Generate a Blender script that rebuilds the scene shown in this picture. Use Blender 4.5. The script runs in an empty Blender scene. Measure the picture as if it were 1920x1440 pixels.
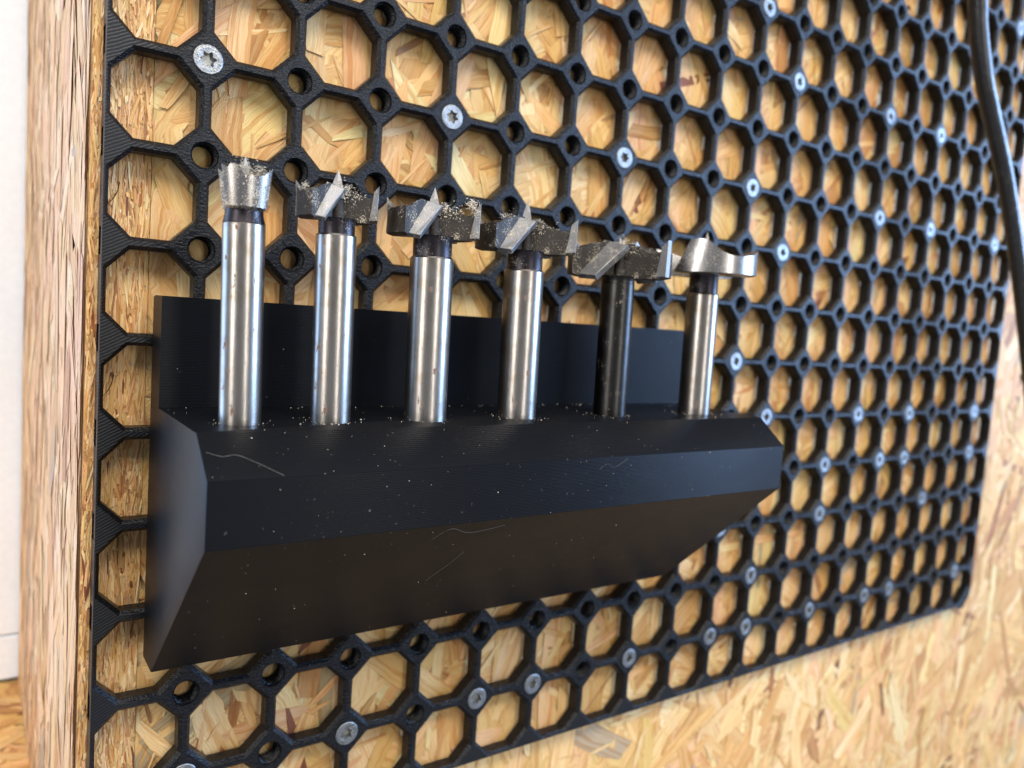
import bpy, bmesh, math, random
import numpy as np
from mathutils import Vector, Matrix

random.seed(7)
rng = np.random.default_rng(11)
scene = bpy.context.scene
MM = 0.001

# ------------------------------------------------------------------ camera
cam_d = bpy.data.cameras.new('camera')
cam = bpy.data.objects.new('camera', cam_d)
scene.collection.objects.link(cam)
scene.camera = cam
right = Vector((0.81764255, -0.57146642, 0.06990557))
down = Vector((0.00708406, -0.11142606, -0.99374748))
fwd = Vector((0.57568261, 0.81302544, -0.08705838))
m = Matrix.Identity(4)
for r in range(3):
    m[r][0] = right[r]; m[r][1] = -down[r]; m[r][2] = -fwd[r]
m.translation = Vector((-0.02798, -0.22419, -0.06177))
cam.matrix_world = m
cam_d.sensor_width = 36.0
cam_d.lens = 27.514
cam_d.clip_start = 0.005
cam_d.clip_end = 50.0
cam_d.dof.use_dof = True
cam_d.dof.focus_distance = 0.207
cam_d.dof.aperture_fstop = 12.5

# ------------------------------------------------------------------ world and lamps
world = bpy.data.worlds.new('World')
scene.world = world
world.use_nodes = True
bgn = world.node_tree.nodes['Background']
bgn.inputs['Color'].default_value = (0.62, 0.65, 0.72, 1)
bgn.inputs['Strength'].default_value = 0.60


def area(name, loc, target, sx, sy, power, col):
    d = bpy.data.lights.new(name, 'AREA')
    d.shape = 'RECTANGLE'; d.size = sx; d.size_y = sy
    d.energy = power; d.color = col
    o = bpy.data.objects.new(name, d)
    scene.collection.objects.link(o)
    o.location = loc
    o.rotation_euler = (Vector(target) - Vector(loc)).to_track_quat('-Z', 'Y').to_euler()
    return o


area('ceiling_lamp', (-0.10, -1.05, 1.25), (0.1, 0.0, -0.05), 1.7, 0.5, 52, (1.0, 0.95, 0.88))
area('window_front', (0.40, -2.3, 0.25), (0.1, 0.0, -0.06), 0.30, 1.6, 17, (1.0, 0.97, 0.93))
area('window_right', (2.0, -1.05, 0.30), (0.25, 0.0, -0.05), 0.8, 1.0, 84, (0.36, 0.58, 1.0))
area('window_left', (-0.72, 0.60, 0.1), (0.0, 0.0, -0.08), 0.60, 1.1, 13, (0.40, 0.62, 1.0))
area('lamp_left', (-1.6, -0.75, 0.35), (0.0, 0.0, -0.08), 0.46, 1.4, 22, (1.0, 0.96, 0.93))

vs = scene.view_settings
vs.view_transform = 'Standard'
vs.look = 'None'
vs.exposure = -0.18
vs.gamma = 1.0
scene.cycles.use_denoising = True
scene.cycles.max_bounces = 8


# ------------------------------------------------------------------ helpers
def tag(o, label=None, cat=None, group=None, kind=None):
    if label: o['label'] = label
    if cat: o['category'] = cat
    if group: o['group'] = group
    if kind: o['kind'] = kind
    return o


def link(o, parent=None):
    scene.collection.objects.link(o)
    if parent is not None:
        o.parent = parent
    return o


def mesh_obj(name, verts, faces, mats, parent=None, smooth=None, midx=None):
    me = bpy.data.meshes.new(name)
    me.from_pydata([tuple(v) for v in verts], [], [tuple(f) for f in faces])
    for mt in (mats if isinstance(mats, (list, tuple)) else [mats]):
        me.materials.append(mt)
    if midx is not None:
        me.polygons.foreach_set('material_index', midx)
    me.validate()
    me.update()
    if smooth is not None:
        set_smooth(me, smooth)
    return link(bpy.data.objects.new(name, me), parent)


def set_smooth(me, ang):
    for p in me.polygons:
        p.use_smooth = True
    bm = bmesh.new(); bm.from_mesh(me)
    for e in bm.edges:
        if len(e.link_faces) == 2:
            e.smooth = e.calc_face_angle(0) < math.radians(ang)
        else:
            e.smooth = False
    bm.to_mesh(me); bm.free()


def bm_obj(name, bm, mat, parent=None, smooth=None):
    bmesh.ops.recalc_face_normals(bm, faces=bm.faces)
    me = bpy.data.meshes.new(name)
    bm.to_mesh(me); bm.free()
    me.materials.append(mat)
    if smooth is not None:
        set_smooth(me, smooth)
    return link(bpy.data.objects.new(name, me), parent)


def empty(name, loc=(0, 0, 0)):
    o = bpy.data.objects.new(name, None)
    o.empty_display_size = 0.005
    scene.collection.objects.link(o)
    o.location = loc
    return o


def lathe(profile, seg=48, cap=True):
    """profile: list of (r, z); returns verts, faces"""
    V, F = [], []
    for (r, z) in profile:
        for k in range(seg):
            a = 2 * math.pi * k / seg
            V.append((r * math.cos(a), r * math.sin(a), z))
    for j in range(len(profile) - 1):
        for k in range(seg):
            k2 = (k + 1) % seg
            F.append((j * seg + k, j * seg + k2, (j + 1) * seg + k2, (j + 1) * seg + k))
    if cap:
        F.append(tuple(reversed(range(seg))))
        n = (len(profile) - 1) * seg
        F.append(tuple(range(n, n + seg)))
    return V, F


# ------------------------------------------------------------------ materials
class NT:
    def __init__(s, name):
        s.mat = bpy.data.materials.new(name)
        s.mat.use_nodes = True
        s.t = s.mat.node_tree
        s.b = s.t.nodes['Principled BSDF']

    def n(s, typ, **kw):
        nd = s.t.nodes.new(typ)
        for k, v in kw.items():
            if k.startswith('_'):
                setattr(nd, k[1:], v)
            else:
                key = int(k[1:]) if (k[0] == 'i' and k[1:].isdigit()) else k.replace('__', ' ')
                if hasattr(v, 'is_output'):
                    s.t.links.new(v, nd.inputs[key])
                else:
                    nd.inputs[key].default_value = v
        return nd

    def link(s, a, b):
        s.t.links.new(a, b)

    def obj(s):
        return s.n('ShaderNodeTexCoord').outputs['Object']

    def map(s, vec, scale, rot=(0, 0, 0)):
        return s.n('ShaderNodeMapping', Vector=vec, Scale=scale, Rotation=rot).outputs[0]

    def noise(s, vec, scale, detail=3.0, rough=0.5, dist=0.0):
        return s.n('ShaderNodeTexNoise', Vector=vec, Scale=scale, Detail=detail, Roughness=rough, Distortion=dist).outputs['Fac']

    def rng(s, val, a, b, c, d):
        return s.n('ShaderNodeMapRange', i0=val, i1=a, i2=b, i3=c, i4=d).outputs[0]

    def math(s, op, a, b=0.0):
        nd = s.n('ShaderNodeMath', _operation=op, i0=a, i1=b)
        return nd.outputs[0]

    def mix(s, fac, a, b, mode='MIX'):
        nd = s.t.nodes.new('ShaderNodeMix')
        nd.data_type = 'RGBA'; nd.blend_type = mode
        for key, v in ((0, fac), (6, a), (7, b)):
            if hasattr(v, 'is_output'):
                s.t.links.new(v, nd.inputs[key])
            else:
                nd.inputs[key].default_value = v
        return nd.outputs[2]

    def bump(s, h, dist, strength=1.0, normal=None):
        nd = s.n('ShaderNodeBump', Height=h, Distance=dist, Strength=strength)
        if normal is not None:
            s.link(normal, nd.inputs['Normal'])
        return nd.outputs[0]

    def set(s, **kw):
        for k, v in kw.items():
            key = k.replace('__', ' ')
            if hasattr(v, 'is_output'):
                s.link(v, s.b.inputs[key])
            else:
                s.b.inputs[key].default_value = v
        return s.mat


def mat_osb(name, sat=1.0):
    t = NT(name)
    uv = t.n('ShaderNodeUVMap').outputs[0]
    tint = t.n('ShaderNodeAttribute', _attribute_name='tint').outputs['Color']
    wob = t.noise(t.map(uv, (0.10, 0.12, 1)), 1.0, 2.0, 0.5)
    uvw = t.n('ShaderNodeVectorMath', _operation='ADD', i0=uv, i1=t.n('ShaderNodeCombineXYZ', Y=t.math('MULTIPLY', wob, 3.0)).outputs[0]).outputs[0]
    fine = t.noise(t.map(uvw, (0.11, 3.4, 1)), 1.0, 5.0, 0.68)
    rings = t.noise(t.map(uvw, (0.02, 0.55, 1)), 1.0, 2.0, 0.5, 0.6)
    blot = t.noise(t.map(uv, (0.12, 0.22, 1)), 1.0, 3.0, 0.6)
    c = t.mix(1.0, tint, t.n('ShaderNodeCombineColor', Red=t.rng(fine, .3, .72, .80, 1.10), Green=t.rng(fine, .3, .72, .72, 1.13), Blue=t.rng(fine, .3, .72, .58, 1.18)).outputs[0], 'MULTIPLY')
    ring = t.rng(rings, .50, .62, 0.0, 0.75)
    c = t.mix(ring, c, t.mix(1.0, c, (0.80, 0.60, 0.40, 1), 'MULTIPLY'))
    c = t.mix(t.rng(blot, .55, .8, 0, .5), c, t.mix(1.0, c, (0.84, 0.70, 0.52, 1), 'MULTIPLY'))
    spk = t.noise(t.map(uv, (0.5, 1.4, 1)), 1.0, 2.0, 0.5)
    c = t.mix(t.rng(spk, .73, .80, 0, .75), c, (0.10, 0.045, 0.02, 1))
    nb = t.bump(fine, 0.0004, 0.8)
    nb = t.bump(rings, 0.0004, 0.4, nb)
    return t.set(Base__Color=c, Roughness=t.rng(fine, .2, .8, .62, .40), Normal=nb, Specular__IOR__Level=0.35)


def mat_core(name, col):
    t = NT(name)
    f = t.noise(t.map(t.obj(), (900, 900, 140)), 1.0, 4.0, 0.65)
    c = t.mix(t.rng(f, .3, .7, 0, 1), tuple(0.45 * v for v in col) + (1,), tuple(col) + (1,))
    return t.set(Base__Color=c, Roughness=0.7, Normal=t.bump(f, 0.0005))


def mat_black(name, kind):
    t = NT(name)
    o = t.obj()
    if kind == 'board':
        f = t.noise(t.map(o, (1000, 1000, 1000)), 1.5, 3.0, 0.6)
        g = t.noise(t.map(o, (420, 420, 1500)), 1.0, 2.0, 0.6)
        h = t.math('ADD', t.math('MULTIPLY', f, .6), t.math('MULTIPLY', g, .6))
        nb = t.bump(h, 0.00046, 1.0)
        r = t.rng(f, .3, .7, .22, .38)
        return t.set(Base__Color=(0.0048, 0.0052, 0.0065, 1), Roughness=r, Normal=nb, Specular__IOR__Level=0.22)
    if kind == 'ribbed':
        w = t.n('ShaderNodeTexWave', Vector=t.map(o, (1000, 1000, 1000), (0, math.radians(28), 0)), Scale=0.40, Distortion=2.2, Detail=2.0, Detail__Scale=0.8, _bands_direction='Z')
        f = t.noise(t.map(o, (1000, 1000, 1000)), 1.3, 3.0, 0.6)
        nb = t.bump(w.outputs['Fac'], 0.00009, 0.7)
        nb = t.bump(f, 0.0001, 0.5, nb)
        return t.set(Base__Color=(0.006, 0.0065, 0.008, 1), Roughness=0.40, Normal=nb, Specular__IOR__Level=0.28)
    if kind == 'holder':
        w = t.n('ShaderNodeTexWave', Vector=t.map(o, (0, 0, 1000)), Scale=0.8, Distortion=0.4, Detail=1.0, _bands_direction='Z')
        f = t.noise(t.map(o, (30, 1000, 1600)), 1.0, 2.0, 0.5)
        pt = t.noise(t.map(o, (26, 26, 60)), 1.0, 3.0, 0.6)
        nb = t.bump(w.outputs['Fac'], 0.00004, 0.6)
        nb = t.bump(f, 0.00002, 0.5, nb)
        sp = t.noise(t.map(o, (1000, 1000, 1000)), 1.1, 1.0, 0.4)
        c = t.mix(t.rng(sp, .76, .82, 0, .5), (0.0050, 0.0055, 0.0070, 1), (0.08, 0.08, 0.08, 1))
        return t.set(Base__Color=c, Roughness=t.rng(pt, .3, .7, .32, .40), Normal=nb, Specular__IOR__Level=0.09)
    if kind == 'cable':
        f = t.noise(t.map(o, (300, 300, 300)), 1.0, 4.0, 0.6)
        c = t.mix(t.rng(f, .55, .75, 0, .6), (0.010, 0.010, 0.011, 1), (0.08, 0.076, 0.068, 1))
        return t.set(Base__Color=c, Roughness=0.30, Normal=t.bump(f, 0.0008, 0.4), Specular__IOR__Level=0.7)


def mat_steel(name, base, rough, dust=0.0, rust=0.0, metal=1.0, spec=0.5):
    t = NT(name)
    o = t.obj()
    f = t.noise(t.map(o, (700, 700, 90)), 1.0, 4.0, 0.65)
    g = t.noise(t.map(o, (160, 160, 160)), 1.0, 4.0, 0.6)
    c = t.mix(t.rng(f, .3, .7, .0, .5), tuple(base) + (1,), tuple(v * 0.62 for v in base) + (1,))
    c = t.mix(t.rng(g, .50, .68, 0, .7), c, tuple(base[i] * (0.70, 0.62, 0.52)[i] for i in range(3)) + (1,))
    mtl = metal
    r = t.rng(g, .3, .7, rough * .85, rough * 1.3)
    if rust:
        q = t.noise(t.map(o, (420, 420, 300)), 1.0, 3.0, 0.6)
        k = t.rng(q, .645, .70, 0, rust)
        c = t.mix(k, c, (0.13, 0.045, 0.014, 1))
        mtl = t.rng(k, 0, 1, metal, 0.1)
        r = t.rng(k, 0, 1, rough, 0.75)
    if dust:
        q = t.noise(t.map(o, (1000, 1000, 1000)), 3.4, 2.0, 0.6)
        q2 = t.noise(t.map(o, (260, 260, 260)), 1.0, 3.0, 0.6)
        thr = t.math('ADD', q, t.math('MULTIPLY', q2, .55))
        k = t.rng(thr, .95 - .1 * dust, 1.02 - .1 * dust, 0, 0.85)
        c = t.mix(k, c, (0.50, 0.44, 0.34, 1))
        mtl = t.rng(k, 0, 1, metal, 0.0) if not rust else mtl
        r = t.rng(k, 0, 1, rough, 0.8) if not rust else r
    nb = t.bump(f, 0.00006, 0.5)
    nb = t.bump(g, 0.0002, 0.25, nb)
    return t.set(Base__Color=c, Metallic=mtl, Roughness=r, Normal=nb, Specular__IOR__Level=spec)


def mat_plain(name, col, rough=0.6, bump=0.0, scale=300, metal=0.0):
    t = NT(name)
    f = t.noise(t.map(t.obj(), (scale,) * 3), 1.0, 4.0, 0.6)
    c = t.mix(t.rng(f, .3, .7, 0, 1), tuple(v * .93 for v in col) + (1,), tuple(col) + (1,))
    kw = dict(Base__Color=c, Roughness=rough, Metallic=metal)
    if bump:
        kw['Normal'] = t.bump(f, bump)
    return t.set(**kw)


M_OSB = mat_osb('osb_strands')
M_EDGE = mat_core('osb_edge_core', (0.42, 0.27, 0.14))
M_CORE = mat_core('osb_core', (0.50, 0.34, 0.17))
M_BOARD = mat_black('black_print', 'board')
M_RIB = mat_black('black_print_ribbed', 'ribbed')
M_HOLD = mat_black('black_satin_print', 'holder')
M_CABLE = mat_black('black_rubber', 'cable')
M_SHANK = mat_steel('polished_steel', (0.35, 0.325, 0.295), 0.29, rust=0.8)
M_SHANKB = mat_steel('black_oxide_shank', (0.045, 0.043, 0.041), 0.32, dust=-0.3)
M_NECK = mat_steel('dark_oxide', (0.045, 0.04, 0.045), 0.36, dust=0.3)
M_HEAD = mat_steel('sintered_dark_steel', (0.034, 0.029, 0.025), 0.58, dust=0.5, metal=0.25, spec=0.3)
M_HEADS = mat_steel('ground_steel', (0.42, 0.40, 0.38), 0.26, dust=0.2)
M_CUP = mat_steel('worn_steel', (0.36, 0.34, 0.32), 0.27, dust=1.1)
M_CARB = mat_steel('ground_carbide', (0.22, 0.22, 0.225), 0.42, dust=0.8, metal=0.6)
M_ZINC = mat_plain('zinc_plate', (0.29, 0.295, 0.295), 0.40, 0.0004, 900, 1.0)
M_SOCK = mat_plain('zinc_socket', (0.40, 0.40, 0.38), 0.42, 0.0002, 900, 1.0)
M_WHITE = mat_plain('white_laminate', (0.78, 0.84, 0.92), 0.45)
M_DUST = mat_plain('pale_sawdust', (0.62, 0.55, 0.44), 0.9)
M_FIBRE = mat_plain('grey_fibre', (0.20, 0.19, 0.17), 0.9)
M_PRINT = mat_plain('grey_print', (0.34, 0.31, 0.24), 0.7)

# ------------------------------------------------------------------ OSB strands
PAL = [((0.76, 0.55, 0.285), 30), ((0.69, 0.455, 0.205), 24), ((0.62, 0.385, 0.165), 14), ((0.73, 0.48, 0.27), 14),
       ((0.50, 0.29, 0.125), 7), ((0.38, 0.19, 0.085), 3.0), ((0.21, 0.085, 0.045), 1.0), ((0.43, 0.35, 0.24), 2), ((0.80, 0.63, 0.38), 14)]
PW = np.array([p[1] for p in PAL], float); PW /= PW.sum()
PC = np.array([p[0] for p in PAL]) * np.array((0.95, 0.90, 0.79))


def strands(name, parent, n, place, ext, ang, size, depth, warm=(1, 1, 1), dark=1.0, cols=9):
    """place(u, v, d): board coordinates (metres) to a point; u, v in the face, d outwards."""
    NC = cols
    V = np.zeros((n, NC, 2, 3)); UV = np.zeros((n, NC, 2, 2)); T = np.ones((n, NC, 2, 4))
    w = PW.copy(); w[4:7] *= dark; w /= w.sum()
    wbig = PW.copy(); wbig[5:7] *= .12 * dark; wbig[4] *= .6; wbig /= wbig.sum()
    for k in range(n):
        L, W, dl = size(k / n)
        a = ang()
        cu = rng.uniform(ext[0], ext[1]); cv = rng.uniform(ext[2], ext[3])
        s = np.linspace(-1, 1, NC)
        sh0, sh1 = rng.normal(0, .5, 2) * W
        bend = rng.normal(0, .05) * L * .4
        mid = bend * s * s + np.cumsum(rng.normal(0, .02, NC)) * W
        taper0, taper1 = rng.uniform(.25, 1.0, 2)
        prof = np.interp(s, [-1, -.6, .6, 1], [taper0, 1, 1, taper1])
        top = mid + W / 2 * prof * (1 + rng.normal(0, .05, NC))
        bot = mid - W / 2 * prof * (1 + rng.normal(0, .05, NC))
        x = s * L / 2
        sk = np.interp(s, [-1, 1], [sh0, sh1])
        xt = x + sk * .5 * np.abs(s) ** 3 + rng.normal(0, .012, NC) * L * .3
        xb = x - sk * .5 * np.abs(s) ** 3 + rng.normal(0, .012, NC) * L * .3
        tu, tv = rng.normal(0, .008, 2)
        wv = np.cumsum(rng.normal(0, 1, NC)) * depth * .05
        ca, sa = math.cos(a), math.sin(a)
        d0 = (dl * .75 + rng.uniform(-.1, .1)) * depth
        col = PC[rng.choice(len(PC), p=(wbig if W > .007 else w))] * rng.uniform(.93, 1.06) * np.array(warm) * (1 + rng.normal(0, .03, 3))
        ou, ov = rng.uniform(0, 4000, 2)
        for j, (xx, yy) in enumerate(((xt, top), (xb, bot))):
            u = cu + xx * ca - yy * sa
            v = cv + xx * sa + yy * ca
            d = d0 + np.clip(tu * xx + tv * yy + wv, -.3 * depth, .3 * depth) * rng.uniform(.6, 1.0)
            u = np.clip(u, ext[0], ext[1]); v = np.clip(v, ext[2], ext[3])
            V[k, :, j, :] = place(u, v, d)
            UV[k, :, j, 0] = xx * 1000 + ou; UV[k, :, j, 1] = yy * 1000 + ov
        T[k, :, :, :3] = np.clip(col, .01, .9)
    base = (np.arange(n) * NC * 2)[:, None, None]
    j = np.arange(NC - 1)[None, :, None] * 2
    quad = base + j + np.array([0, 1, 3, 2])[None, None, :]
    faces = quad.reshape(-1, 4)
    me = bpy.data.meshes.new(name)
    me.vertices.add(n * NC * 2); me.vertices.foreach_set('co', V.reshape(-1))
    me.loops.add(faces.size); me.loops.foreach_set('vertex_index', faces.reshape(-1).astype(np.int32))
    me.polygons.add(len(faces)); me.polygons.foreach_set('loop_start', (np.arange(len(faces)) * 4).astype(np.int32))
    uvl = me.uv_layers.new(name='UVMap')
    uvl.data.foreach_set('uv', UV.reshape(-1, 2)[faces.reshape(-1)].reshape(-1))
    at = me.color_attributes.new('tint', 'FLOAT_COLOR', 'POINT')
    at.data.foreach_set('color', T.reshape(-1))
    me.update(calc_edges=True)
    me.materials.append(M_OSB)
    o = link(bpy.data.objects.new(name, me), parent)
    o['kind'] = 'stuff'
    return o


def box(bm, x0, x1, y0, y1, z0, z1):
    vs_ = [bm.verts.new(v) for v in ((x0, y0, z0), (x1, y0, z0), (x1, y1, z0), (x0, y1, z0), (x0, y0, z1), (x1, y0, z1), (x1, y1, z1), (x0, y1, z1))]
    for f in ((0, 3, 2, 1), (4, 5, 6, 7), (0, 1, 5, 4), (1, 2, 6, 5), (2, 3, 7, 6), (3, 0, 4, 7)):
        bm.faces.new([vs_[i] for i in f])


YF = 0.0077      # core face of the OSB board behind the pegboard; strands reach 1 mm forward of it
XL, XS = -0.0016, 0.0132
ZB = -0.272

# front OSB board (the wall that carries the pegboard)
bm = bmesh.new(); box(bm, XS + 0.00004, 0.95, YF, YF + 0.015, -0.62, 0.30)
wall = bm_obj('wall', bm, M_CORE); wall['kind'] = 'structure'


def size_front(q):
    if q < .32:
        return rng.uniform(.050, .120), rng.uniform(.010, .024), rng.uniform(0, .45)
    if q < .68:
        return rng.uniform(.022, .080), rng.uniform(.003, .011), rng.uniform(.3, .85)
    return rng.uniform(.006, .032), rng.uniform(.0005, .0032), rng.uniform(.55, 1.0)


def ang_front():
    return rng.normal(math.radians(75), math.radians(38)) if rng.random() < .8 else rng.uniform(0, math.pi)


strands('strand_layer', wall, 13000, lambda u, v, d: np.stack([u, YF - d, v], -1), (XS + 0.00006, 0.72, -0.46, 0.20), ang_front, size_front, 0.0014, dark=1.3)

# side OSB board, seen on its edge and along its outer face
side = empty('osb_side_board', (XL, YF, -0.30))
tag(side, 'pale OSB board standing edge-on along the left side of the pegboard', 'board')
off = np.array([XL, YF, -0.30])
bm = bmesh.new(); box(bm, 0, XS - XL - 0.00004, 0, 0.245 - YF, ZB + 0.30, 0.52)
bm_obj('core', bm, M_EDGE, side)


def size_edge(q):
    if q < .35:
        return rng.uniform(.012, .040), rng.uniform(.0006, .0018), rng.uniform(0, .5)
    if q < .85:
        return rng.uniform(.003, .014), rng.uniform(.00025, .0008), rng.uniform(.3, .9)
    return rng.uniform(.0006, .0025), rng.uniform(.0003, .0008), rng.uniform(.7, 1.0)


strands('edge_strands', side, 12000, lambda u, v, d: np.stack([u, 0 - d, v], -1), (0.0001, XS - XL - 0.00008, ZB + 0.30, 0.46),
        lambda: rng.normal(math.pi / 2, .12), size_edge, 0.0013, (1.10, 1.08, 1.12), 2.2, 6)


def size_side(q):
    if q < .4:
        return rng.uniform(.04, .10), rng.uniform(.012, .030), rng.uniform(0, .5)
    if q < .75:
        return rng.uniform(.02, .06), rng.uniform(.004, .014), rng.uniform(.3, .9)
    return rng.uniform(.008, .03), rng.uniform(.0008, .003), rng.uniform(.6, 1.0)


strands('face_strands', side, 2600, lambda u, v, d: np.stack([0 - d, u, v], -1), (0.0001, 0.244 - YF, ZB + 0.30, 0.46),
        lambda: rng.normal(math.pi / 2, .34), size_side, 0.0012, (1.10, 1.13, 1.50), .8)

# white laminated wall far left, two panels with a seam
ww = empty('white_wall', (-0.30, 0.246, ZB)); ww['kind'] = 'structure'
for (z0, z1) in ((0.001, 0.0245), (0.0253, 0.62)):
    bm = bmesh.new(); box(bm, 0.12, 0.30, 0.0, 0.016, z0, z1)
    bmesh.ops.bevel(bm, geom=bm.edges[:], offset=0.0006, segments=2, affect='EDGES')
    bm_obj('panel', bm, M_WHITE, ww)

# OSB shelf at lower left
sh = empty('osb_shelf', (-0.30, 0.12, ZB))
tag(sh, 'OSB shelf surface below the white wall, lower left corner', 'shelf')
bm = bmesh.new(); box(bm, -0.40, 0.33, -0.07, 0.16, -0.016, -0.0009)
bm_obj('core', bm, M_CORE, sh)
strands('strand_layer', sh, 2200, lambda u, v, d: np.stack([u, v, -0.0008 + d], -1), (-0.05, 0.299, -0.069, 0.126), lambda: rng.normal(0.2, .8),
        lambda q: (rng.uniform(.012, .05), rng.uniform(.0015, .009), rng.uniform(0, 1)), 0.0007, (1.0, .95, .85), 2.2)

# ------------------------------------------------------------------ pegboard
T = 0.0060
PIT = 0.025
NR0, NR1 = -7, 8        # interior node rows (row r sits at z = -25 mm * r)


def unit_outline(w2, h):
    a = h - w2
    q = [(.0125, w2), (a, w2), (w2, a), (w2, .0125)]
    pts = []
    for k in range(4):
        c, s = (1, 0, -1, 0)[k], (0, 1, 0, -1)[k]
        pts += [(x * c - y * s, x * s + y * c) for x, y in q]
    return pts          # 16 points, anticlockwise


LAY = [(0.00065, 0.0077, 0.0), (0.0016, 0.0092, 0.0011), (0.0016, 0.0092, T - 0.0008), (0.0010, 0.0084, T)]


def interior_unit():
    V, F = [], []
    rings = []
    for (w2, h, y) in LAY:
        rings.append(len(V)); V += [(x, y, z) for x, z in unit_outline(w2, h)]
    for a, b in zip(rings[:-1], rings[1:]):
        for k in range(16):
            if k % 4 == 3:
                continue          # open end of the arm: the next unit continues there
            k2 = (k + 1) % 16
            F.append((a + k, a + k2, b + k2, b + k))
    # threaded hole
    S = 32
    prof = [(0.0037, 0.0), (0.00355, 0.00025), (0.0034, 0.0007)]
    y = 0.0007
    while y < T - 0.0008:
        prof += [(0.00305, y + .0004), (0.0034, y + .0009)]
        y += .0009
    prof += [(0.0034, T)]
    hr = []
    for (r, y) in prof:
        hr.append(len(V))
        V += [(r * math.cos(2 * math.pi * k / S), y, r * math.sin(2 * math.pi * k / S)) for k in range(S)]
    for a, b in zip(hr[:-1], hr[1:]):
        for k in range(S):
            k2 = (k + 1) % S
            F.append((a + k2, a + k, b + k, b + k2))
    for ring, hole, flip in ((rings[0], hr[0], 0), (rings[-1], hr[-1], 1)):
        # arms
        tris = []
        for k in range(4):
            e0 = ring + 4 * k; a0 = ring + 4 * k + 1; ep = ring + (4 * k + 15) % 16; ap = ring + (4 * k + 14) % 16
            tris.append((e0, a0, ap, ep))
        octa = []
        for k in range(4):
            octa += [ring + 4 * k + 1, ring + 4 * k + 2]
        ang = [math.atan2(V[i][2], V[i][0]) % (2 * math.pi) for i in octa]
        order = sorted(range(8), key=lambda i: ang[i])
        octa = [octa[i] for i in order]; ang = [ang[i] for i in order]
        # bridge octagon and circle by angle sweep
        oi, ci = 0, 0
        octa2 = octa + [octa[0]]; ang2 = ang + [ang[0] + 2 * math.pi]
        c0 = int(math.floor(ang[0] / (2 * math.pi / S)))
        ci = 0
        while oi < 8 or ci < S:
            na = ang2[oi + 1] if oi < 8 else 1e9
            nc = (c0 + ci + 1) * 2 * math.pi / S if ci < S else 1e9
            o = octa2[oi]; c = hole + (c0 + ci) % S
            if na <= nc:
                tris.append((o, octa2[oi + 1], c)); oi += 1
            else:
                tris.append((o, hole + (c0 + ci + 1) % S, c)); ci += 1
        for t_ in tris:
            F.append(tuple(reversed(t_)) if flip else t_)
    return V, F


def edge_unit(x0=0.0009, slot=True):
    """half unit at the left rim: solid triangle, bar along the rim, one arm to the right"""
    V, F, MI = [], [], []
    rings = []
    for li, (w2, h, y) in enumerate(LAY):
        w2b = w2 + .0006
        a = h - w2
        ab = h - w2b
        pts = [(x0, -.0125), (w2b, -.0125), (w2b, -ab), (a, -w2), (.0125, -w2), (.0125, w2), (a, w2), (w2b, ab), (w2b, .0125), (x0, .0125)]
        rings.append(len(V)); V += [(x, y, z) for x, z in pts]
    for a, b in zip(rings[:-1], rings[1:]):
        for k in (1, 2, 3, 5, 6, 7):
            F.append((a + k, a + k + 1, b + k + 1, b + k)); MI.append(0)
    F.append(tuple(rings[0] + k for k in range(10))); MI.append(1)
    F.append(tuple(rings[-1] + k for k in reversed(range(10)))); MI.append(0)
    # rim face with a slot in its rear half
    def rect(y0, y1, z0, z1, x):
        n = len(V); V.extend([(x, y0, z0), (x, y0, z1), (x, y1, z1), (x, y1, z0)]); F.append((n, n + 1, n + 2, n + 3)); MI.append(0)
    sz, sy = .0036, .0022
    rect(0, T, -.0125, -sz, x0); rect(0, T, sz, .0125, x0); rect(0, sy, -sz, sz, x0)
    n = len(V); xr = x0 + .0016
    V.extend([(x0, sy, -sz), (x0, sy, sz), (xr, sy, sz), (xr, sy, -sz), (x0, T, -sz), (x0, T, sz), (xr, T, sz), (xr, T, -sz)])
    for f in ((0, 1, 2, 3), (0, 3, 7, 4), (1, 5, 6, 2), (3, 2, 6, 7)):
        F.append(tuple(n + i for i in f)); MI.append(0)
    return V, F, MI


def corner_unit():
    """bottom-right corner: chamfered plate joining the two rim bars"""
    V, F = [], []
    rings = []
    x0 = -.0009
    for (w2, h, y) in LAY:
        w2b = w2 + .0006
        ab = h + .0035
        pts = [(-.0125, -x0 * -1), (-.0125, w2b), (-ab, w2b), (-w2b, ab), (-w2b, .0125), (-x0 * -1, .0125), (-x0 * -1, .0070), (-.0080, -x0 * -1)]
        rings.append(len(V)); V += [(x, y, z) for x, z in pts]
    for a, b in zip(rings[:-1], rings[1:]):
        for k in (1, 2, 3, 5, 6, 7):
            k2 = (k + 1) % 8
            F.append((a + k, a + k2, b + k2, b + k))
    F.append(tuple(rings[0] + k for k in range(8))); F.append(tuple(rings[-1] + k for k in reversed(range(8))))
    return V, F


allV, allF, allM = [], [], []


def put(V, F, MI, x, z, rot=0):
    c, s = [(1, 0), (0, 1), (-1, 0), (0, -1)][rot]
    n = len(allV)
    allV.extend([(vx * c - vz * s + x, vy, vx * s + vz * c + z) for vx, vy, vz in V])
    allF.extend([tuple(n + i for i in f) for f in F])
    allM.extend(MI if MI is not None else [0] * len(F))


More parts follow.
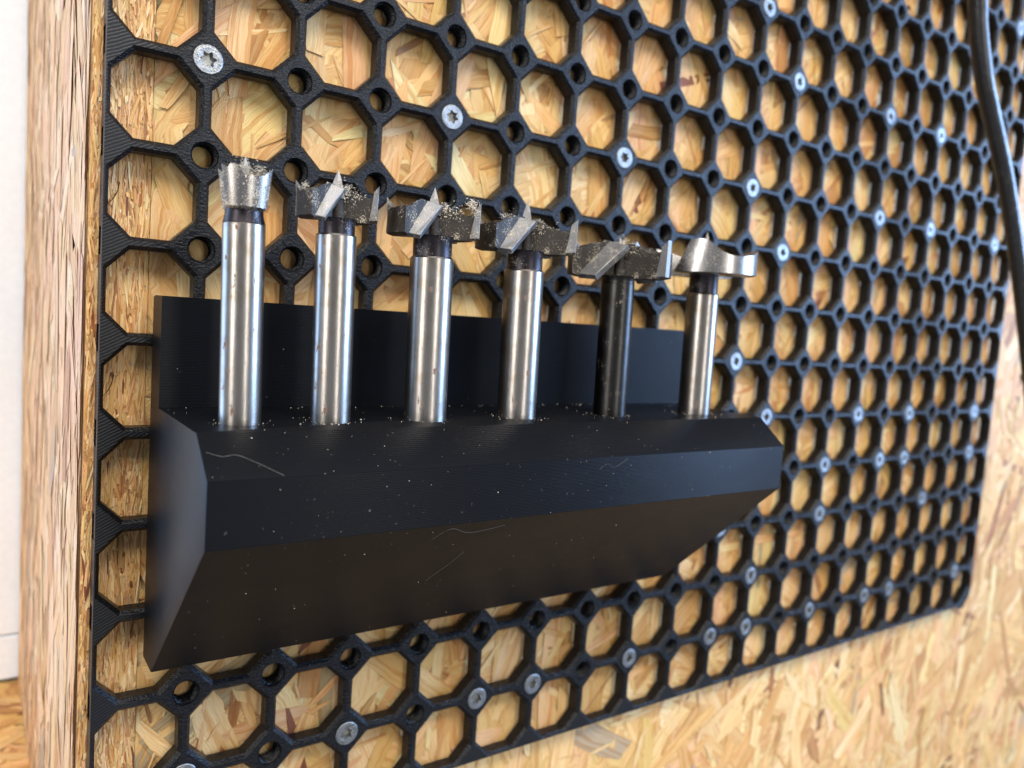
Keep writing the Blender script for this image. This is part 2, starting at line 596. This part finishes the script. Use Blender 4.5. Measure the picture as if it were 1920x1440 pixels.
uV, uF = interior_unit()
eV, eF, eM = edge_unit()
for r in range(NR0, NR1 + 1):
    for i in range(1, 20):
        put(uV, uF, None, i * PIT, -r * PIT)
    put(eV, eF, eM, 0, -r * PIT, 0)
    put(eV, eF, eM, 20 * PIT, -r * PIT, 2)
for i in range(1, 20):
    put(eV, eF, eM, i * PIT, -9 * PIT, 1)
    put(eV, eF, eM, i * PIT, 8 * PIT, 3)
cV, cF = corner_unit()
put(cV, cF, None, 20 * PIT, -9 * PIT, 0)
put(cV, cF, None, 0, -9 * PIT, 3)
peg = empty('pegboard', (0, 0, -0.225))
tag(peg, 'large black plastic pegboard of octagonal openings screwed to the OSB wall', 'pegboard')
allV = [(x, y, z + 0.225) for x, y, z in allV]
pb = mesh_obj('grid', allV, allF, [M_BOARD, M_RIB], peg, None, allM)
bm = bmesh.new(); bm.from_mesh(pb.data)
bmesh.ops.recalc_face_normals(bm, faces=bm.faces)
bm.to_mesh(pb.data); bm.free()
set_smooth(pb.data, 22)

def string(p0, p1, sag, r=.00012):
    SV, SF = [], []
    for k in range(9):
        t_ = k / 8
        c = Vector(p0).lerp(Vector(p1), t_) + Vector(sag) * (4 * t_ * (1 - t_))
        for j in range(4):
            SV.append((c.x + r * math.cos(j * 1.571), c.y + r * math.sin(j * 1.571), c.z + .225))
    for k in range(8):
        for j in range(4):
            SF.append((4 * k + j, 4 * k + (j + 1) % 4, 4 * k + 4 + (j + 1) % 4, 4 * k + 4 + j))
    mesh_obj('filament_string', SV, SF, M_BOARD, peg)


string((.0052, .0045, -.0345), (.0024, .0045, -.0405), (.0006, 0, -.0004))
string((.0050, .0045, -.0845), (.0024, .0045, -.0905), (.0005, .0003, -.0006))

# ------------------------------------------------------------------ screws
def screw_meshes():
    S = 48
    V, F = [], []
    prof = [(0.0030, 0.0016), (0.00372, 0.0004), (0.00385, 0.00005), (0.0038, -0.00022), (0.0036, -0.00034), (0.0034, -0.00030), (0.0032, -0.00034), (0.0028, -0.00036), (0.0025, -0.00033)]
    rows = []
    for r, y in prof:
        rows.append(len(V)); V += [(r * math.cos(2 * math.pi * k / S), y, r * math.sin(2 * math.pi * k / S)) for k in range(S)]
    star = []
    for k in range(S):
        a = 2 * math.pi * k / S
        star.append(0.00168 + 0.00038 * math.cos(6 * a) + 0.00006 * math.cos(12 * a))
    rows.append(len(V)); V += [((star[k] + .00012) * math.cos(2 * math.pi * k / S), -0.00032, (star[k] + .00012) * math.sin(2 * math.pi * k / S)) for k in range(S)]
    rows.append(len(V)); V += [(star[k] * math.cos(2 * math.pi * k / S), -0.00014, star[k] * math.sin(2 * math.pi * k / S)) for k in range(S)]
    for a, b in zip(rows[:-1], rows[1:]):
        for k in range(S):
            k2 = (k + 1) % S
            F.append((a + k, a + k2, b + k2, b + k))
    # raised marks round the rim, as on the photographed heads
    for a0 in (0.0, .24, .48, .72, .98, 1.22, 2.5, 2.75, 3.0, 3.9, 4.2, 4.5):
        r0, r1, dw = .0026, .0033, .06
        n = len(V)
        for (rr, aa) in ((r0, -dw), (r1, -dw * .8), (r1, dw * .8), (r0, dw)):
            V.append((rr * math.cos(a0 + aa), -.00047, rr * math.sin(a0 + aa)))
        for (rr, aa) in ((r0, -dw), (r1, -dw * .8), (r1, dw * .8), (r0, dw)):
            V.append((rr * math.cos(a0 + aa), -.0003, rr * math.sin(a0 + aa)))
        F.append((n, n + 1, n + 2, n + 3))
        for k in range(4):
            F.append((n + k, n + (k + 1) % 4, n + 4 + (k + 1) % 4, n + 4 + k))
    head = bpy.data.meshes.new('head'); head.from_pydata(V, [], F); head.materials.append(M_ZINC)
    V2, F2 = [], []
    for (sc, y) in ((1.0, -0.00014), (.97, .0006), (.94, .0017)):
        V2 += [(sc * star[k] * math.cos(2 * math.pi * k / S), y, sc * star[k] * math.sin(2 * math.pi * k / S)) for k in range(S)]
    for a in (0, S):
        for k in range(S):
            k2 = (k + 1) % S
            F2.append((a + k, a + k2, a + S + k2, a + S + k))
    F2.append(tuple(range(2 * S, 3 * S)))
    sock = bpy.data.meshes.new('socket'); sock.from_pydata(V2, [], F2); sock.materials.append(M_SOCK)
    for me in (head, sock):
        bm = bmesh.new(); bm.from_mesh(me); bmesh.ops.recalc_face_normals(bm, faces=bm.faces); bm.to_mesh(me); bm.free()
        set_smooth(me, 40)
    return head, sock


HEADM, SOCKM = screw_meshes()
ORD = ['', 'first', 'second', 'third', 'fourth', 'fifth', 'sixth', 'seventh', 'eighth', 'ninth', 'tenth', 'eleventh', 'twelfth', 'thirteenth',
       'fourteenth', 'fifteenth', 'sixteenth', 'seventeenth', 'eighteenth', 'nineteenth']
SCREWS = [(1, 0), (4, 0), (7, 0), (10, 0), (14, 0), (16, 0), (19, 0), (11, 1), (10, 3), (11, 4), (14, 4), (16, 4), (19, 4), (13, 5), (15, 5),
          (16, 5), (19, 5), (10, 6), (13, 6), (17, 6), (11, 7), (1, 8), (3, 8), (5, 8), (6, 8), (8, 8), (10, 8), (11, 8), (13, 8), (15, 8), (16, 8),
          (19, 8), (11, -2), (14, -2), (16, -2), (10, -3), (19, -5), (16, -5)]
for (i, r) in SCREWS:
    o = empty('screw', (i * PIT, 0, -r * PIT))
    o.rotation_euler = (random.uniform(-.03, .03), random.uniform(0, 6.28), random.uniform(-.03, .03))
    tag(o, 'silver star-drive screw in pegboard, %s hole from left edge, %s row above bottom edge' % (ORD[i], ORD[9 - r]), 'screw', 'screws fixing the pegboard')
    link(bpy.data.objects.new('head', HEADM), o)
    link(bpy.data.objects.new('socket', SOCKM), o)

# ------------------------------------------------------------------ drill bit holder
HX0, HX1 = 0.0133, 0.2047
ZSH = -0.0916
hold = empty('drill_bit_holder', (HX0, 0, -0.1615))
tag(hold, 'long black plastic block with sloped underside holding six drill bits', 'tool holder')


def prism(prof, x0, x1, bevel_ids, off=0.0005):
    bm = bmesh.new()
    A = [bm.verts.new((x0, y, z)) for y, z in prof]; B = [bm.verts.new((x1, y, z)) for y, z in prof]
    n = len(prof)
    bm.faces.new(A); bm.faces.new(list(reversed(B)))
    for k in range(n):
        bm.faces.new((A[k], B[k], B[(k + 1) % n], A[(k + 1) % n]))
    bm.edges.ensure_lookup_table()
    es = []
    for e in bm.edges:
        a, b = e.verts
        if a in A and b in B and A.index(a) in bevel_ids:
            es.append(e)
        elif (a in A and b in A) or (a in B and b in B):
            L = A if a in A else B
            i, j = L.index(a), L.index(b)
            if i in bevel_ids and j in bevel_ids:
                es.append(e)
    bmesh.ops.bevel(bm, geom=es, offset=off, segments=2, affect='EDGES', profile=.5)
    return bm


L = HX1 - HX0
zo = 0.1615
body_prof = [(-0.0006, ZSH + zo), (-0.0110, ZSH + zo), (-0.0500, ZSH + zo), (-0.0605, -0.1000 + zo), (-0.0605, -0.1148 + zo), (-0.0115, 0.0), (-0.0006, 0.0)]
bm_obj('block', prism(body_prof, 0, L, {2, 3, 4, 5}, .0004), M_HOLD, hold, 40)
plate_prof = [(-0.0006, -0.0630 + zo), (-0.0110, -0.0630 + zo), (-0.0110, ZSH + zo), (-0.0006, ZSH + zo)]
bm_obj('back_plate', prism(plate_prof, 0, L, {0, 1}, .0004), M_HOLD, hold, 40)

# ------------------------------------------------------------------ Forstner bits
def wing(bm, R, H, phi1, phi2, flare, top, nr=8, nt=26, rin=.12, zb=0.0, shear=0, rag=0.0):
    T_, B_ = [], []
    for j in range(nt + 1):
        t = j / nt
        # finer near the leading edge where the spur stands
        tt = t ** 1.4
        th = math.radians(phi1 + (phi2 - phi1) * tt)
        tr, br = [], []
        for i in range(nr + 1):
            rho = rin + (1 - rin) * i / nr
            z = top(rho, tt) * H * (1 + rng.normal(0, rag))
            rr = rho * R * (1 + flare * max(0, z / H)) if rho > .8 else rho * R
            tq = th + math.radians(shear) * max(0, 1 - 2.5 * tt) * z / H
            tr.append(bm.verts.new((rr * math.cos(tq), rr * math.sin(tq), z)))
            zz = zb + (.05 * H if rho > .97 else 0) 
            br.append(bm.verts.new((rho * R * math.cos(th), rho * R * math.sin(th), zz)))
        T_.append(tr); B_.append(br)
    for j in range(nt):
        for i in range(nr):
            bm.faces.new((T_[j][i], T_[j][i + 1], T_[j + 1][i + 1], T_[j + 1][i]))
            bm.faces.new((B_[j][i], B_[j + 1][i], B_[j + 1][i + 1], B_[j][i + 1]))
        bm.faces.new((T_[j][nr], B_[j][nr], B_[j + 1][nr], T_[j + 1][nr]))
        bm.faces.new((T_[j][0], T_[j + 1][0], B_[j + 1][0], B_[j][0]))
    for i in range(nr):
        bm.faces.new((T_[0][i], B_[0][i], B_[0][i + 1], T_[0][i + 1]))
        bm.faces.new((T_[nt][i], T_[nt][i + 1], B_[nt][i + 1], B_[nt][i]))


def lerp(x, xs, ys):
    return float(np.interp(x, xs, ys))


def top_tct(rho, t):
    lead = lerp(rho, [.1, .25, .4, .55, .75, .88, 1.0], [.90, .88, .78, .68, .63, .68, .96])
    mid = lerp(rho, [.1, .3, .6, 1.0], [.82, .76, .66, .64])
    trail = lerp(rho, [.1, .3, .6, .85, 1.0], [.92, .94, .88, .74, .70])
    if t < .22:
        k = t / .22
        return lead * (1 - k) + mid * k
    k = (t - .22) / .78
    k = k * k * (3 - 2 * k)
    return mid * (1 - k) + trail * k


def top_plain(rho, t):
    rim = lerp(t, [0, .12, .25, .36, .46, .56, .68, .85, 1.0], [.97, 1.0, .97, .86, .66, .56, .55, .62, .80])
    inn = lerp(t, [0, .3, .6, 1.0], [.85, .70, .5, .48])
    k = min(1, max(0, (rho - .35) / .65)) ** .8
    return inn * (1 - k) + rim * k


def top_cup(rho, t):
    rim = lerp(t, [0, .12, .24, .36, .46, .56, .68, .85, 1.0], [.98, .93, 1.02, .92, .70, .80, .76, .84, 1.02])
    k = min(1, max(0, (rho - .35) / .65)) ** .8
    return .55 * (1 - k) + rim * k


def slab(name, pts_in, thick, mat, parent, jag=.00010):
    """thin ground plate from a quadrilateral outline, its edges slightly chipped"""
    p = [Vector(q) for q in pts_in]
    n = (p[1] - p[0]).cross(p[3] - p[0]).normalized()
    ctr_ = sum(p, Vector()) / 4
    out = []
    for k in range(4):
        a0, a1 = p[k], p[(k + 1) % 4]
        for j in range(5):
            q = a0.lerp(a1, j / 5)
            out.append(q + (ctr_ - q).normalized() * (abs(rng.normal(0, jag)) if j else 0.0))
    bm = bmesh.new()
    a = [bm.verts.new(q) for q in out]; b = [bm.verts.new(q - n * thick) for q in out]
    c = [bm.verts.new(q + (ctr_ - q).normalized() * .00018 + n * .00010) for q in out]
    m_ = len(out)
    bm.faces.new(c); bm.faces.new(list(reversed(b)))
    for k in range(m_):
        k2 = (k + 1) % m_
        bm.faces.new((a[k], b[k], b[k2], a[k2])); bm.faces.new((c[k], a[k], a[k2], c[k2]))
    return bm_obj(name, bm, mat, parent)


def rotz(p, a):
    c, s = math.cos(a), math.sin(a)
    return (p[0] * c - p[1] * s, p[0] * s + p[1] * c, p[2])


def fluff(name, parent, spots, n, size):
    """curled chips and crumbs of sawdust clinging to the cutter"""
    V, F = [], []
    for (c, sp, cnt) in spots:
        for _ in range(int(cnt * n)):
            p = Vector(c) + Vector(rng.normal(0, 1, 3)) * sp
            d = Vector(rng.normal(0, 1, 3)).normalized(); e = d.orthogonal().normalized()
            w = size * rng.uniform(.12, .35)
            k0 = len(V); seg = 4
            curl = rng.uniform(-1.2, 1.2)
            st = size * rng.uniform(.15, .5)
            for s_ in range(seg):
                V.append(p + e * w * rng.uniform(.4, 1)); V.append(p - e * w * rng.uniform(.4, 1))
                p = p + d * st
                d = (Matrix.Rotation(curl * rng.uniform(.3, 1), 3, e) @ d)
            for s_ in range(seg - 1):
                F.append((k0 + 2 * s_, k0 + 2 * s_ + 1, k0 + 2 * s_ + 3, k0 + 2 * s_ + 2))
    o = mesh_obj(name, V, F, M_DUST, parent)
    o['kind'] = 'stuff'
    return o


def forstner(x, y, rs, ztop, zh, R, H, ztip, view, extra, kind, label, lean=-0.017):
    b = empty('forstner_bit', (x, y, ZSH))
    b.rotation_euler = (0.0, lean, 0)
    tag(b, label, 'drill bit', 'drill bits in the holder')
    zt, zhh, ztp = ztop - ZSH, zh - ZSH, ztip - ZSH
    shank_m = M_SHANKB if kind == 'black' else M_SHANK
    V, F = lathe([(rs, -.006), (rs, zt - .0004), (rs - .0003, zt), (rs * .84, zt + .0001)], 64)
    mesh_obj('shank', V, F, shank_m, b, 35)
    neck_m = M_NECK if kind != 'black' else M_SHANKB
    rn = rs * (.90 if kind != 'black' else .985)
    if kind == 'small':
        prof = [(rs * .985, zt - .0001), (rs * .90, zt + .0016), (rs * .88, zhh + .0004)]
    else:
        prof = [(rn, zt - .0002), (rn, zhh - .0002), (rn * 1.08, zhh + .0006)]
    V, F = lathe(prof, 48)
    mesh_obj('neck', V, F, neck_m, b, 35)
    # cutter head
    rz = math.radians(view - 90 + extra)
    steel = kind in ('small', 'clean')
    bm = bmesh.new()
    top = (top_cup if kind == 'small' else top_plain) if steel else top_tct
    span = 100 if kind == 'small' else (112 if kind == 'clean' else 57)
    for off_ in (0, 180):
        wing(bm, R / (1.0 if kind != 'small' else 1.22), H, -6 + off_, -6 + span + off_, .22 if kind == 'small' else 0.0, top, rin=.10 if steel else .03, shear=18 if kind == 'clean' else 0, rag={'clean': 0.0, 'small': .022}.get(kind, .03))
    # central web
    rw = max(.0024, R * .30) if steel else .0017
    segs = 24
    ring = []
    for (rr, zz) in ((rw, 0.0002), (rw, H * .42), (rw * .62, H * .74), (.0011, H * .86)):
        ring.append([bm.verts.new((rr * math.cos(2 * math.pi * k / segs), rr * math.sin(2 * math.pi * k / segs), zz)) for k in range(segs)])
    for a_, b_ in zip(ring[:-1], ring[1:]):
        for k in range(segs):
            bm.faces.new((a_[k], a_[(k + 1) % segs], b_[(k + 1) % segs], b_[k]))
    bm.faces.new(list(reversed(ring[0]))); bm.faces.new(ring[-1])
    head = bm_obj('head', bm, (M_CUP if kind == 'small' else M_HEADS) if steel else M_HEAD, b, 30)
    head.location = (0, 0, zhh)
    head.rotation_euler = (0, 0, rz)
    # centre point: small three-sided spur
    tipz = ztp - zhh
    bm = bmesh.new()
    a_ = [bm.verts.new((.0021 * math.cos(k * math.pi / 3 * 1 + .3) * (1.1 if k % 2 else .75), .0021 * math.sin(k * math.pi / 3 + .3) * (1.1 if k % 2 else .75), H * .60)) for k in range(6)]
    b_ = [bm.verts.new((v.co.x * .50, v.co.y * .50, H * .60 + (tipz - H * .60) * .60)) for v in a_]
    tp = bm.verts.new((0, 0, tipz))
    for k in range(6):
        bm.faces.new((a_[k], a_[(k + 1) % 6], b_[(k + 1) % 6], b_[k]))
        bm.faces.new((b_[k], b_[(k + 1) % 6], tp))
    bm.faces.new(list(reversed(a_)))
    bm_obj('centre_point', bm, M_CARB, head)
    s = R / .0122
    hs = H / .0098
    if not steel:
        for off_ in (0, math.pi):
            # slanted carbide cutter along the trailing wall, leaning towards the axis
            wide = 1.45 if kind == 'black' else 1.0
            pts = [(-.0072 * s, -.0080 * s, .0004 * hs), ((-.0072 + .0034 * wide) * s, -.0086 * s, .0000 * hs), (.0020 * s * wide, -.0026 * s, .0084 * hs), (-.0034 * s, -.0020 * s, .0098 * hs)]
            slab('cutter', [rotz(p, off_) for p in pts], .0016 * s, M_CARB, head)
            # upright scoring spur at the leading rim
            a1 = math.radians(-9); a2 = math.radians(6)
            ro = R * 1.012; ri = R * .80
            pts = [(ri * math.cos(a1), ri * math.sin(a1), .0004), (ro * math.cos(a1), ro * math.sin(a1), .0006), (ro * math.cos(a1) * 1.01, ro * math.sin(a1), H * 1.0), (R * .90 * math.cos(a1), R * .90 * math.sin(a1), H * .84)]
            slab('spur', [rotz(p, off_) for p in pts], .0016 * s, M_CARB, head)
    return b, head


BITS = [
    (0.0262, -0.0371, 0.0048, -0.0448, -0.0420, 0.0072, 0.0094, -0.0296, 73.9, -128, 'small', 'narrow cup-headed steel drill bit, leftmost in the holder, chips on its rim'),
    (0.0488, -0.0371, 0.0050, -0.0449, -0.0416, 0.0098, 0.0092, -0.0290, 67.8, 2, 'tct', 'second drill bit from the left, dusty dark head on rust-stained silver shank'),
    (0.0759, -0.0374, 0.0058, -0.0478, -0.0428, 0.0122, 0.0100, -0.0293, 61.0, 3, 'tct', 'third drill bit from the left, dark head with curled shavings on its right spur'),
    (0.1071, -0.0366, 0.0058, -0.0484, -0.0434, 0.0145, 0.0104, -0.0281, 54.3, 4, 'tct', 'fourth drill bit from the left, wide dusty dark head with sharp centre point'),
    (0.1444, -0.0364, 0.0053, -0.0490, -0.0475, 0.0165, 0.0118, -0.0341, 47.4, -22, 'black', 'fifth drill bit from the left, the only one with a black shank'),
    (0.1845, -0.0364, 0.0055, -0.0495, -0.0435, 0.0176, 0.0114, -0.0282, 41.4, -118, 'clean', 'rightmost drill bit, clean bright steel head without shavings'),
]
HEADS = []
for a in BITS:
    HEADS.append(forstner(*a))
# shavings caught on the dirty cutters (head-local positions)
fluff('sawdust', HEADS[0][1], [((0, 0, .0092), .0012, 60), ((.0030, .0034, .0072), .0011, 60), ((.0052, .0012, .0080), .0006, 26), ((.0020, .0058, .0086), .0006, 26), ((.0010, .0060, .0050), .0007, 14)], 4, .0005)
fluff('sawdust', HEADS[1][1], [((.002, -.0012, .0075), .0010, 26), ((.0045, 0, .0055), .0008, 22), ((-.008, .001, .008), .0006, 14)], 5, .00042)
fluff('sawdust', HEADS[2][1], [((.003, -.0005, .0075), .0010, 26), ((.006, 0, .0065), .0009, 22), ((.0100, -.0015, .0095), .0008, 34), ((.0112, -.0018, .007), .0005, 14)], 5, .00045)
fluff('sawdust', HEADS[3][1], [((-.006, -.002, .0092), .0011, 26), ((.004, 0, .0075), .0010, 26), ((.008, .001, .006), .0010, 24)], 5, .00042)
fluff('sawdust', HEADS[4][1], [((.001, -.001, .0104), .0012, 40), ((.005, 0, .008), .0009, 16)], 5, .00042)

# ------------------------------------------------------------------ dust and fibres on the holder
V, F = [], []


def speck(p, s):
    n = len(V)
    for d in ((1, 0, 0), (-1, 0, 0), (0, 1, 0), (0, -1, 0), (0, 0, 1), (0, 0, -1)):
        V.append(Vector(p) + Vector(d) * s * rng.uniform(.35, 1.3))
    for f in ((0, 2, 4), (2, 1, 4), (1, 3, 4), (3, 0, 4), (2, 0, 5), (1, 2, 5), (3, 1, 5), (0, 3, 5)):
        F.append(tuple(n + i for i in f))


FACES = [(ZSH, 'shelf', 430), (0, 'facet', 60), (0, 'front', 50), (0, 'under', 130), (0, 'plate', 24)]
for _, kind, cnt in FACES:
    for k in range(cnt):
        x = rng.uniform(HX0 + .001, HX1 - .002)
        t = rng.random()
        s = abs(rng.normal(.00005, .00005)) + .000026
        if kind == 'shelf':
            if rng.random() < .6:      # gathered round the shanks and along the plate
                bx = BITS[rng.integers(0, 6)]
                a_ = rng.uniform(0, 6.283); q_ = bx[2] + abs(rng.normal(0, .0022))
                x = bx[0] + q_ * math.cos(a_); y = -.0368 + q_ * math.sin(a_)
            elif rng.random() < .6:
                y = -.0112 - abs(rng.normal(0, .0016))
            else:
                y = -.0112 - .038 * t
            y = min(-.0112, max(-.0496, y)); s *= rng.uniform(.6, 1.9)
            p = (x, y, ZSH + s * .4)
        elif kind == 'facet':
            p = (x, -.050 - .0105 * t, ZSH - .0084 * t + s * .3)
        elif kind == 'front':
            p = (x, -.0605 - s * .3, -.100 - .0148 * t)
        elif kind == 'under':
            p = (x, -.0605 + .049 * t - s * .2, -.1148 - .0467 * t - s * .2)
        else:
            p = (x, -.0110 - s * .3, -.064 - .027 * t)
        speck(p, s)


def fibre(pts, r):
    P_ = [Vector(p) for p in pts]
    fine = []
    for k in range(len(P_) - 1):
        p0 = P_[max(0, k - 1)]; p1 = P_[k]; p2 = P_[k + 1]; p3 = P_[min(len(P_) - 1, k + 2)]
        for j in range(5):
            t = j / 5
            fine.append(.5 * ((2 * p1) + (p2 - p0) * t + (2 * p0 - 5 * p1 + 4 * p2 - p3) * t * t + (3 * p1 - p0 - 3 * p2 + p3) * t ** 3))
    fine.append(P_[-1])
    n0 = len(V)
    for k, p in enumerate(fine):
        d = (fine[min(k + 1, len(fine) - 1)] - fine[max(k - 1, 0)]).normalized()
        a = d.orthogonal().normalized(); b = d.cross(a)
        for j in range(5):
            V.append(p + (a * math.cos(j * 1.2566) + b * math.sin(j * 1.2566)) * r)
    for k in range(len(fine) - 1):
        for j in range(5):
            F.append((n0 + k * 5 + j, n0 + k * 5 + (j + 1) % 5, n0 + (k + 1) * 5 + (j + 1) % 5, n0 + (k + 1) * 5 + j))


def facet(x, t): return (x, -.0501 - .0105 * t, ZSH + .0001 - .0084 * t)
def under(x, t): return (x, -.0606 + .049 * t, -.1149 - .0467 * t)


du_split = len(F)
fibre([facet(.0145, .42), facet(.0175, .52), facet(.0205, .50), facet(.0240, .66), facet(.0295, .98)], .000032)
fibre([under(.0700, .10), under(.0735, .03), under(.0800, .08), under(.0860, .07), under(.0905, .05)], .000028)
fibre([under(.0800, .50), under(.0815, .42), under(.0830, .36), under(.0845, .25)], .000028)
fibre([(.1200, -.0607, -.1035), (.1230, -.0607, -.1020), (.1260, -.0607, -.1030), (.1310, -.0607, -.1008)], .000016)
du = mesh_obj('dust', V, F, [M_DUST, M_FIBRE], None, None, [0] * du_split + [1] * (len(F) - du_split))
tag(du, 'fine pale sawdust specks and fibres scattered over the black holder', 'dust', kind='stuff')

# ------------------------------------------------------------------ cable hanging in front of the pegboard
ctrl = [(.335, -.040, .190), (.347, -.034, .140), (.3595, -.030, .0998), (.3715, -.030, .0725), (.384, -.030, .0555), (.4085, -.030, .0255), (.4365, -.030, -.0180), (.4585, -.030, -.0585), (.480, -.034, -.120), (.500, -.040, -.200)]
P_ = [Vector((p[0] + .0025, p[1], p[2])) for p in ctrl]
path = []
for k in range(len(P_) - 1):
    p0 = P_[max(0, k - 1)]; p1 = P_[k]; p2 = P_[k + 1]; p3 = P_[min(len(P_) - 1, k + 2)]
    for j in range(8):
        t = j / 8
        path.append(.5 * ((2 * p1) + (p2 - p0) * t + (2 * p0 - 5 * p1 + 4 * p2 - p3) * t * t + (3 * p1 - p0 - 3 * p2 + p3) * t ** 3))
path.append(P_[-1])
RC = 0.0042
cab = empty('cable', path[-1])
tag(cab, 'thick black rubber cable hanging in front of the pegboard at upper right', 'cable')
V, F = [], []
base = path[-1]
S = 24
frames = []
for k, p in enumerate(path):
    d = (path[min(k + 1, len(path) - 1)] - path[max(k - 1, 0)]).normalized()
    a = Vector((0, -1, 0)); a = (a - d * a.dot(d)).normalized(); b = d.cross(a)
    frames.append((p, d, a, b))
    for j in range(S):
        an = 2 * math.pi * j / S
        V.append(p + (a * math.cos(an) + b * math.sin(an)) * RC - base)
for k in range(len(path) - 1):
    for j in range(S):
        F.append((k * S + j, k * S + (j + 1) % S, (k + 1) * S + (j + 1) % S, (k + 1) * S + j))
F.append(tuple(range(S))); F.append(tuple(reversed(range((len(path) - 1) * S, len(path) * S))))
mesh_obj('sheath', V, F, M_CABLE, cab, 40)

# worn print along the cable, wrapped round the sheath
cum = [0.0]
for k in range(1, len(path)):
    cum.append(cum[-1] + (path[k] - path[k - 1]).length)


def at_len(s):
    k = max(0, min(len(path) - 2, int(np.searchsorted(cum, s)) - 1))
    t = (s - cum[k]) / (cum[k + 1] - cum[k])
    p = path[k].lerp(path[k + 1], t)
    return p, frames[k][2], frames[k][3]


def cable_text(txt, s0, size, ang0):
    cu = bpy.data.curves.new('print', 'FONT'); cu.body = txt; cu.size = size; cu.resolution_u = 2
    tmp = bpy.data.objects.new('print', cu); scene.collection.objects.link(tmp)
    dg = bpy.context.evaluated_depsgraph_get()
    me = bpy.data.meshes.new_from_object(tmp.evaluated_get(dg))
    bpy.data.objects.remove(tmp)
    for v in me.vertices:
        p, a, b = at_len(s0 + v.co.x)
        an = ang0 + v.co.y / RC
        v.co = p + (a * math.cos(an) + b * math.sin(an)) * (RC + .00012) - base
    me.materials.clear(); me.materials.append(M_PRINT)
    o = link(bpy.data.objects.new('print', me), cab)
    return o


zs = [p.z for p in path]
sA = cum[min(range(len(zs)), key=lambda k: abs(zs[k] + .012))]
cable_text('UTRONIC', sA, .0042, -.9)
sB = cum[min(range(len(zs)), key=lambda k: abs(zs[k] + .040))]
cable_text('UTRONIC', sB, .0042, -.9)
